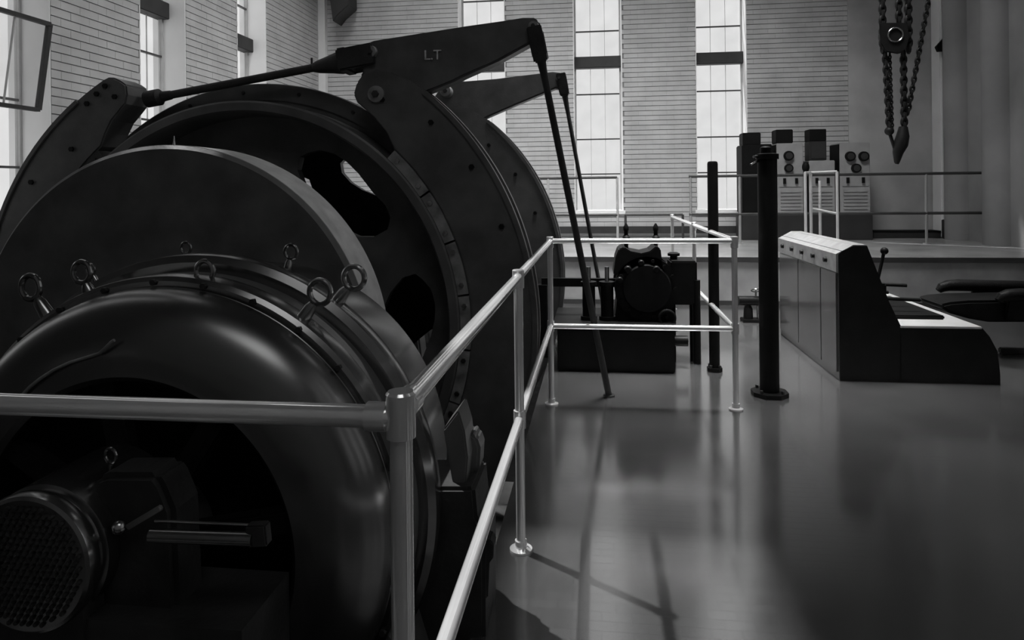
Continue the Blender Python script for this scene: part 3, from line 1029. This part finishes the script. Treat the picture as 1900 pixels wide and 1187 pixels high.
# ------------------------------------------------------------------ dark indicator pillars
def pillar(px0, pyt, px1, pyb, r, label, flange, top=None):
    f = onZ(px1, pyb)
    t = thing('indicator_pillar', label, 'pillar', f)
    zt = onY(px0, pyt, f.y).z
    MB().disc((f.x, f.y, 0), [(.03, r), (zt - .02, r), (zt - .005, r * .9), (zt, r * .6)], 36, 'Z').build('column', 'black', t, smooth=True)
    if flange:
        pts = []
        for q in range(8):
            aa = q * pi / 4 + pi / 8
            pts.append((f.x + flange * math.cos(aa), f.y + flange * math.sin(aa)))
        n = len(pts)
        MB().add([(x, y, 0) for x, y in pts] + [(x, y, .03) for x, y in pts], [tuple(range(n))[::-1], tuple(range(n, 2 * n))] + [(k, (k + 1) % n, (k + 1) % n + n, k + n) for k in range(n)]).build('base_flange', 'black', t)
        for q in range(4):
            aa = q * pi / 2 + pi / 4
            bolt((f.x + flange * .78 * math.cos(aa), f.y + flange * .78 * math.sin(aa), .03), .012, .02, (0, 0, 1)).build('anchor_bolt', 'iron', t)
    if top:
        MB().disc((f.x, f.y, 0), [(zt - .02, r * 1.18), (zt + .015, r * 1.18), (zt + .02, r * .8)], 36, 'Z').build('cap', 'black', t, smooth=True)
        MB().disc((f.x - .01, f.y, 0), [(zt, r * .55), (zt + .06, r * .55), (zt + .07, r * .3)], 24, 'Z').build('pulley_box', 'black', t, smooth=True)
        MB().tube([(f.x - r, f.y - .02, zt - .03), (f.x - r - .06, f.y - .06, zt - .06)], .009).build('pointer', 'steel', t, smooth=True)
        MB().tube([(f.x - r, f.y - .02, zt + .0), (f.x - r - .04, f.y - .06, zt - .005)], .009).build('pointer', 'steel', t, smooth=True)
    return t
pillar(1422, 290, 1428, 733, .064, 'stout black floor pillar with capped head and flanged foot by the desk', .125, True)
pillar(1325, 299, 1326, 688, .040, 'slim black floor pillar inside the end of the guard railing', .06)

# ------------------------------------------------------------------ control desk
DY0, DY1 = 5.20, 6.80
desk = thing('control_desk', 'long control desk with end panel coloured dark for shade, sloping lever face and pale top', 'desk', (1.9, 6, 0))
tall = pxs([(1555, 472), (1562, 466), (1584, 456), (1609, 456), (1650, 560), (1671, 604)], DY0)
low = pxs([(1671, 604), (1822, 604), (1836, 620), (1851, 648), (1856, 690)], DY0)
XD0 = 1.752
tall[0] = (XD0, tall[0][1])
zl = low[0][1]
xe = low[-1][0]
body = [(XD0, 0)] + tall + [(low[0][0], 0)]
MB().prism(body, DY0 + .012, DY1).build('desk_body', 'desk', desk)
MB().prism(body, DY0, DY0 + .012).build('end_panel', 'deskend', desk)
lowp = [(low[0][0] - .004, 0), (low[0][0] - .004, zl - .015)] + [(x, z - .015) for x, z in low[1:]] + [(xe, 0)]
MB().prism(lowp, DY0, DY1).build('knee_box', 'deskend', desk)
MB().box((low[0][0] - .003, DY0 - .004, zl - .016), (low[1][0], DY1, zl)).build('work_top', 'desktop', desk, bevel=.003)
# doors on the long side, with recessed joints
ys_ = [DY0 + .02, 5.57, 6.17, DY1 - .02]
ztop = tall[0][1]
for k in range(3):
    d = MB().box((XD0 - .014, ys_[k] + .008, .06), (XD0, ys_[k + 1] - .008, ztop - .14)).build('side_door', 'desk', desk, bevel=.003)
# sloping shoulder, coloured paler as if lit, with indicator knobs
(sx0, sz0), (sx1, sz1) = tall[0], tall[2]
sh = MB().add([(sx0 - .016, DY0 + .01, sz0 - .13), (sx0 - .016, DY1, sz0 - .13), (sx0 - .016, DY1, sz0 + .002), (sx0 - .016, DY0 + .01, sz0 + .002),
               (sx1, DY0 + .01, sz1 + .006), (sx1, DY1, sz1 + .006), (sx1, DY0 + .01, sz0 - .13), (sx1, DY1, sz0 - .13)],
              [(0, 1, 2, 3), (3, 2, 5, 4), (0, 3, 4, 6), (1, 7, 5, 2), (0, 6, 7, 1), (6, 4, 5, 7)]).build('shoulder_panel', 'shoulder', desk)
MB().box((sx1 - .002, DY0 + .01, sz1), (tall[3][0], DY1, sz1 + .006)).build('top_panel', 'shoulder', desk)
for k in range(5):
    y = DY0 + .22 + k * .3
    MB().lathe((sx0 - .016, y, sz0 - .06), [(0, .001), (0, .022), (-.022, .018), (-.022, .001)], 16, 'X').build('side_knob', 'black', desk, smooth=True)
# sloping face instruments and levers
ux, uz = tall[4][0] - tall[3][0], tall[4][1] - tall[3][1]
for k, (y, hgt, tt) in enumerate(((5.32, .27, .78), (5.9, .22, .75), (6.45, .22, .75))):
    bx_, bz_ = tall[3][0] + ux * tt, tall[3][1] + uz * tt
    lv = MB().tube([(bx_ - .01, y, bz_), (bx_ + .045, y, bz_ + hgt - .02)], .012).build('control_lever', 'black', desk, smooth=True)
    MB().ball((bx_ + .05, y, bz_ + hgt), .028).build('lever_knob', 'black', lv, smooth=True)
    MB().box((bx_ - .06, y - .04, bz_ - .04), (bx_ + .05, y + .04, bz_ + .03)).build('lever_quadrant', 'black', lv, bevel=.01)
# foot lever gear on the knee box
for z0_, y in ((.08, 5.62), (.16, 5.85), (.05, 6.2)):
    a = Vector((low[0][0] + .02, y, zl + .05))
    MB().tube([a + Vector((-.06, 0, .10)), a + Vector((.04, 0, z0_)), a + Vector((.30, 0, z0_ - .01))], .014).build('horizontal_lever', 'black', desk, smooth=True)
MB().box((low[0][0] - .02, 5.45, zl), (low[0][0] + .42, 6.4, zl + .03)).build('pedal_plate', 'black', desk, bevel=.008)

# ------------------------------------------------------------------ driver's chair
CYC = 5.95
tip = onY(1742, 527, CYC + .25)
ch = thing('driver_chair', 'black upholstered swivel armchair facing the control desk', 'chair', (tip.x + .42, CYC, 0))
zarm = onY(1800, 530, CYC + .25).z
zs0, zs1 = onY(1850, 597, CYC - .22).z, onY(1850, 560, CYC - .22).z
cx = tip.x + .80
def cushion(lo, hi, name, bev):
    return MB().box(lo, hi).build(name, 'leather', ch, bevel=bev, smooth=True)
MB().prism(pxs([(1746, 570), (1752, 564), (1765, 561), (1800, 558), (1930, 556), (1930, 598), (1836, 598), (1800, 592), (1765, 582)], CYC - .22), CYC - .22, CYC + .19).build('seat', 'leather', ch, bevel=.02, smooth=True)
cushion((tip.x + .72, CYC - .23, zs1 - .02), (tip.x + .84, CYC + .23, zs1 + .52), 'backrest', .04)
for s in (-1, 1):
    y = CYC + s * .25
    x0 = 0 if s > 0 else .20
    arm = MB().loft([((tip.x + x0 - .005, y, zarm - .045), .026), ((tip.x + x0 + .02, y, zarm - .018), .040), ((tip.x + x0 + .07, y, zarm + .0), .047), ((tip.x + x0 + .15, y, zarm + .004), .050), ((tip.x + .76, y, zarm - .006), .050)], 16).build('armrest', 'leather', ch, smooth=True)
    MB().prism([(tip.x + .24, zs0 + .02), (tip.x + .76, zs0 + .02), (tip.x + .76, zarm - .01), (tip.x + .27, zarm - .01)], y - .02, y + .02).build('arm_panel', 'leather', arm, bevel=.008)
MB().cyl((cx, CYC, .08), (cx, CYC, zs0 + .01), .035).build('pedestal', 'iron', ch, smooth=True)
MB().box((cx - .06, CYC - .24, .02), (cx + .06, CYC + .24, .08)).build('base_beam', 'iron', ch, bevel=.01)
for sy in (-.22, .22):
    MB().box((cx - .34, CYC + sy - .03, 0), (cx + .28, CYC + sy + .03, .05)).build('base_runner', 'iron', ch, bevel=.01)

# ------------------------------------------------------------------ small pump by the platform
f = onZ(1392, 596)
pm = thing('small_pump', 'small black pump with hand wheel on the floor by the platform', 'pump', f)
MB().box((f.x - .09, f.y - .08, 0), (f.x + .09, f.y + .08, .03)).build('base', 'black', pm, bevel=.005)
MB().loft([((f.x - .02, f.y, .03), .05), ((f.x - .02, f.y, .14), .045), ((f.x - .02, f.y, .17), .03), ((f.x - .02, f.y, .22), .03)], 18).build('pump_body', 'black', pm, smooth=True)
MB().cyl((f.x - .12, f.y, .22), (f.x + .13, f.y, .22), .05).build('motor_barrel', 'black', pm, smooth=True)
MB().tube([(f.x + .06, f.y, .26), (f.x + .06, f.y, .33)], .01).build('spindle', 'steel', pm, smooth=True)
MB().torus((f.x + .06, f.y, .33), .045, .007, (0, .5, 1)).build('hand_wheel', 'steel', pm, smooth=True)
MB().tube([(f.x + .08, f.y, .20), (f.x + .08, f.y, .03)], .014).build('outlet_pipe', 'steel', pm, smooth=True)

# ------------------------------------------------------------------ railings on the platform
YR = 10.4
ZT, ZM = 1.592, 1.02
def xr(px, py=326, Y=YR):
    return onY(px, py, Y).x
def plat_rail(label, x0, x1, zs_, posts, mt, pm_):
    t = thing('platform_railing', label, 'railing', (x0, YR, PLATZ))
    for z in zs_:
        MB().tube([(x0, YR, z), (x1, YR, z)], .021).build('rail', mt, t, smooth=True)
    for x in posts:
        p = MB().tube([(x, YR, PLATZ), (x, YR, max(zs_))], .019).build('post', pm_, t, smooth=True)
        MB().lathe((x, YR, PLATZ), [(0, .001), (0, .05), (.012, .05), (.012, .001)], 18, 'Z').build('base_flange', pm_, p)
    return t
x1 = xr(1145)
plat_rail('dark two-rail platform railing behind the slanting rods', -1.9, x1, (ZT, ZM), (-1.9, -.75, x1), 'rubber', 'winframe')
plat_rail('low dark single-rail barrier between the two platform railings', x1 + .11, xr(1266), (ZM,), (x1 + .12, xr(1266)), 'rubber', 'rubber')
plat_rail('dark two-rail platform railing with a pale post, running past the switch panels', xr(1278), XR - .06, (ZT, ZM), (xr(1281), xr(1372), xr(1718)), 'rubber', 'grey_plaster')
# white stair handrail
YS = 9.4
hr = thing('stair_handrail', 'white tubular handrail frame standing before the switch panels', 'handrail', (xr(1520, 430, YS), YS, PLATZ))
hx = [onY(1494, 320, YS), onY(1504, 320, YS + .12), onY(1521, 335, YS + .3), onY(1553, 318, YS)]
for i, p in enumerate(hx):
    MB().tube([(p.x, p.y, PLATZ), (p.x, p.y, p.z)], .019).build('post', 'white', hr, smooth=True)
MB().tube([hx[1], hx[3]], .016).build('rail', 'white', hr, smooth=True)
MB().tube([hx[0], hx[1]], .016).build('rail', 'white', hr, smooth=True)
MB().tube([onY(1508, 387, YS + .12), onY(1553, 396, YS)], .016).build('rail', 'white', hr, smooth=True)
MB().tube([onY(1508, 387, YS + .12), Vector((hx[2].x, hx[2].y, onY(1521, 388, YS + .3).z))], .013).build('rail', 'white', hr, smooth=True)

# ------------------------------------------------------------------ switch panels
YC = 11.15
def cabinet(label, px0, px1, pyt, gauges, head=None, front='cabgrey', group=None, grille=True):
    a, c = onY(px0, pyt, YC), onY(px1, pyt, YC)
    t = thing('switch_panel', label, 'switch panel', ((a.x + c.x) / 2, YC + .25, PLATZ))
    zp = PLATZ + .42
    dp = .45
    MB().box((a.x, YC, zp), (c.x, YC + dp, a.z)).build('body', front, t, bevel=.008)
    MB().box((a.x - .03, YC - .03, PLATZ), (c.x + .02, YC + dp, zp - .006)).build('plinth', 'cabplinth', t, bevel=.008)
    MB().box((a.x - .012, YC + .02, zp + .02), (a.x, YC + dp - .02, a.z - .02)).build('side_cover', 'cabdark', t)
    for px, py, r in gauges:
        g = onY(px, py, YC)
        go = MB().disc((g.x, YC, g.z), [(-.045, r * .85), (-.045, r), (.0, r * 1.05)], 28).build('gauge', 'cabdark', t, smooth=True)
        MB().disc((g.x, YC, g.z), [(-.049, r * .70), (-.044, r * .70)], 28).build('dial', 'cabplinth', go)
    if head:
        h0, h1 = onY(head[0], head[2], YC), onY(head[1], head[3], YC)
        hd = MB().box((h0.x, YC + .04, h1.z), (h1.x, YC + .32, h0.z)).build('relay_box', 'cabdark', t, bevel=.01)
    if grille:
        z = zp + .06
        while z < zp + .36:
            MB().box((a.x + .05, YC - .012, z), (c.x - .05, YC + .004, z + .03)).build('louvre', front, t)
            z += .055
        MB().box((a.x + .03, YC - .01, zp + .42), (c.x - .03, YC + .004, zp + .62)).build('door', front, t, bevel=.004)
        MB().box((a.x + .09, YC - .035, zp + .47), (a.x + .13, YC + .0, zp + .56)).build('door_handle', 'cabdark', t)
        MB().box((c.x - .13, YC - .035, zp + .47), (c.x - .09, YC + .0, zp + .56)).build('switch_knob', 'cabdark', t)
    return t
cabinet('tall black switch panel beside the window, with dark relay box', 1378, 1432, 268, [], (1379, 1413, 246, 268), 'cabdark', grille=False)
cabinet('grey switch panel with two stacked dial gauges and a relay box', 1441, 1490, 266, [(1463, 289, .075), (1463, 312, .065)], (1441, 1473, 240, 265))
cabinet('narrow grey switch panel behind the white handrail', 1501, 1549, 298, [], None)
cabinet('grey switch panel with three dial gauges at the end of the row', 1558, 1614, 265, [(1577, 290, .075), (1602, 290, .075), (1588, 312, .07)], None)
rb = thing('relay_cabinet', 'small grey upright relay cabinet with dark upper half, mounted above the narrow panel', 'relay cabinet', onY(1516, 298, YC + .1))
a, c = onY(1501, 240, YC + .1), onY(1533, 297, YC + .1)
zm = onY(1510, 262, YC + .1).z
MB().box((a.x, YC + .08, c.z), (c.x, YC + .34, zm)).build('lower_box', 'cabplinth', rb, bevel=.006)
MB().box((a.x, YC + .08, zm), (c.x, YC + .34, a.z)).build('upper_box', 'cabdark', rb, bevel=.006)
MB().box((a.x + .02, YC + .07, c.z + .03), (c.x - .02, YC + .085, zm - .02)).build('door', 'cabplinth', rb)
bl = thing('bulkhead_lamp', 'small black round lamp on a thin stem between the switch panels', 'lamp', onY(1495, 430, YC - .3))
q = onY(1495, 310, YC - .3)
MB().ball(q, .055, sc=(1, 1, 1.5)).build('lamp_head', 'cabdark', bl, smooth=True)
MB().tube([(q.x, YC - .3, PLATZ), (q.x, YC - .3, q.z)], .014).build('stem', 'cabdark', bl)

# ------------------------------------------------------------------ chain hoist hanging in front of the back wall
YH = 8.9
def H(px, py):
    return onY(px, py, YH)
ho = thing('chain_hoist', 'oily black chain hoist with pulley block and hook hanging by the back wall', 'hoist', H(1664, 300))
topz = HC
def chain(p0, p1, name, link=.05, r=.012):
    p0, p1 = Vector(p0), Vector(p1)
    n = max(2, int((p1 - p0).length / (link * 1.15)))
    d = (p1 - p0).normalized()
    cb = MB()
    for k in range(n):
        c = p0 + (p1 - p0) * ((k + .5) / n)
        u, v = frame(d)
        nn = u if k % 2 else v
        side = v if k % 2 else u
        pts = []
        for q in range(10):
            t = 2 * pi * q / 10
            pts.append(c + d * (math.cos(t) * link * .85) + side * (math.sin(t) * link * .45))
        pts.append(pts[0])
        pts.append(pts[1])
        cb.loft([(p, r) for p in pts], 6, caps=False)
    return cb.build(name, 'chain', ho, smooth=True)
def upto(px):
    p = H(px, 5)
    return Vector((p.x, YH, topz))
chain(H(1638, 95), upto(1636), 'lifting_chain', .06, .022)
chain(H(1686, 95), upto(1684), 'lifting_chain', .06, .024)
chain(H(1668, 45), upto(1666), 'lifting_chain', .06, .020)
MB().lathe(H(1655, 68), [(-.06, .02), (-.06, .13), (-.03, .15), (.03, .15), (.06, .13), (.06, .02)], 36).build('pulley', 'chain', ho, smooth=True)
MB().prism(pxs([(1632, 42), (1684, 42), (1688, 70), (1682, 92), (1668, 100), (1644, 96), (1634, 80)], YH - .09), YH - .09, YH - .065).build('pulley_cheek', 'chain', ho, bevel=.01)
MB().torus(H(1655, 68), .085, .012, (0, 1, 0)).build('sheave_groove', 'steel', ho, smooth=True).location.y -= .10
chain(H(1642, 96), H(1650, 240), 'lifting_chain', .055, .018)
chain(H(1651, 98), H(1656, 240), 'hand_chain', .03, .008)
chain(H(1676, 96), H(1678, 250), 'lifting_chain', .055, .022)
MB().ball(H(1650, 243), .055).build('stop_ball', 'chain', ho, smooth=True)
MB().tube([H(1650, 245), H(1662, 282)], .02).build('hook_link', 'chain', ho, smooth=True)
MB().loft([(H(1676, 235), .05), (H(1675, 252), .075), (H(1671, 268), .085), (H(1666, 284), .06), (H(1664, 302), .03)], 18).build('hook_block', 'chain', ho, smooth=True)
MB().loft([(H(1664, 288), .028), (H(1666, 296), .035), (H(1664, 304), .022)], 14).build('hook', 'chain', ho, smooth=True)
chain(H(1684, 212), Vector((H(1722, 5).x, YH, H(1722, 5).z)), 'hand_chain', .05, .013)
chain(Vector((H(1722, 5).x, YH, H(1722, 5).z)), Vector((H(1726, 5).x, YH, topz)), 'hand_chain', .05, .013)

# wall fittings
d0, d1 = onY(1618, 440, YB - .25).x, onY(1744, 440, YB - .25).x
du = thing('wall_foot_shade', 'low dark block built for the shadow at the foot of the plaster wall, with junction box', 'shade block', ((d0 + d1) / 2, YB - .2, PLATZ))
MB().box((d0, YB - .30, PLATZ), (d1, YB - .03, PLATZ + .10)).build('shade_body', 'cabplinth', du, bevel=.008)  # dark block put where only shadow lies along the wall foot
MB().box((d0 + .01, YB - .31, PLATZ + .10), (d1 - .01, YB - .03, PLATZ + .12)).build('shade_lid', 'cabdark', du)
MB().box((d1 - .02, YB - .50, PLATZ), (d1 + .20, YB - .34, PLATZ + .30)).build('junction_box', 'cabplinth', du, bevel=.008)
q = onY(1748, 80, YB - .34)
wb = thing('wall_bracket', 'small dark wedge bracket on the pale pilaster', 'bracket', q)
MB().prism(pxs([(1738, 86), (1756, 66), (1758, 94), (1742, 95)], YB - .40), YB - .40, YB - .322).build('bracket_plate', 'cabdark', wb, bevel=.006)
MB().cyl(q + Vector((0, -.11, 0)), q + Vector((0, .0, 0)), .03).build('bracket_stud', 'cabdark', wb)
q0, q1 = onY(1753, 145, YB - .02), onY(1753, 243, YB - .02)
cd = thing('wall_conduit', 'dark vertical conduit beside the pale pilaster', 'conduit', q1)
xx = xp + .20
MB().box((xx, YB - .10, q1.z), (xx + .05, YB - .021, q0.z)).build('conduit', 'cabplinth', cd, bevel=.006)
MB().box((xx - .01, YB - .105, q0.z - .03), (xx + .06, YB - .021, q0.z + .02)).build('conduit_clip', 'cabdark', cd)
MB().box((xx - .01, YB - .105, q1.z - .02), (xx + .06, YB - .021, q1.z + .03)).build('conduit_clip', 'cabdark', cd)
# crane corbel in the corner
cb = thing('crane_corbel', 'dark stepped crane corbel high in the wall corner', 'corbel', (XL + .2, YB - .3, 4.6))
pz = onY(620, 40, YB - .4).z
px_ = onY(606, 20, YB - .4).x
MB().prism([(px_ + .0, pz + .9), (px_ + .42, pz + .9), (px_ + .42, pz + .28), (px_ + .22, pz + .12), (px_ + .12, pz)], YB - .42, YB - .02).build('corbel_body', 'cabplinth', cb, bevel=.01)
MB().box((px_ - .02, YB - .5, pz + .9), (px_ + .5, YB - .02, pz + 1.0)).build('corbel_cap', 'cabplinth', cb)
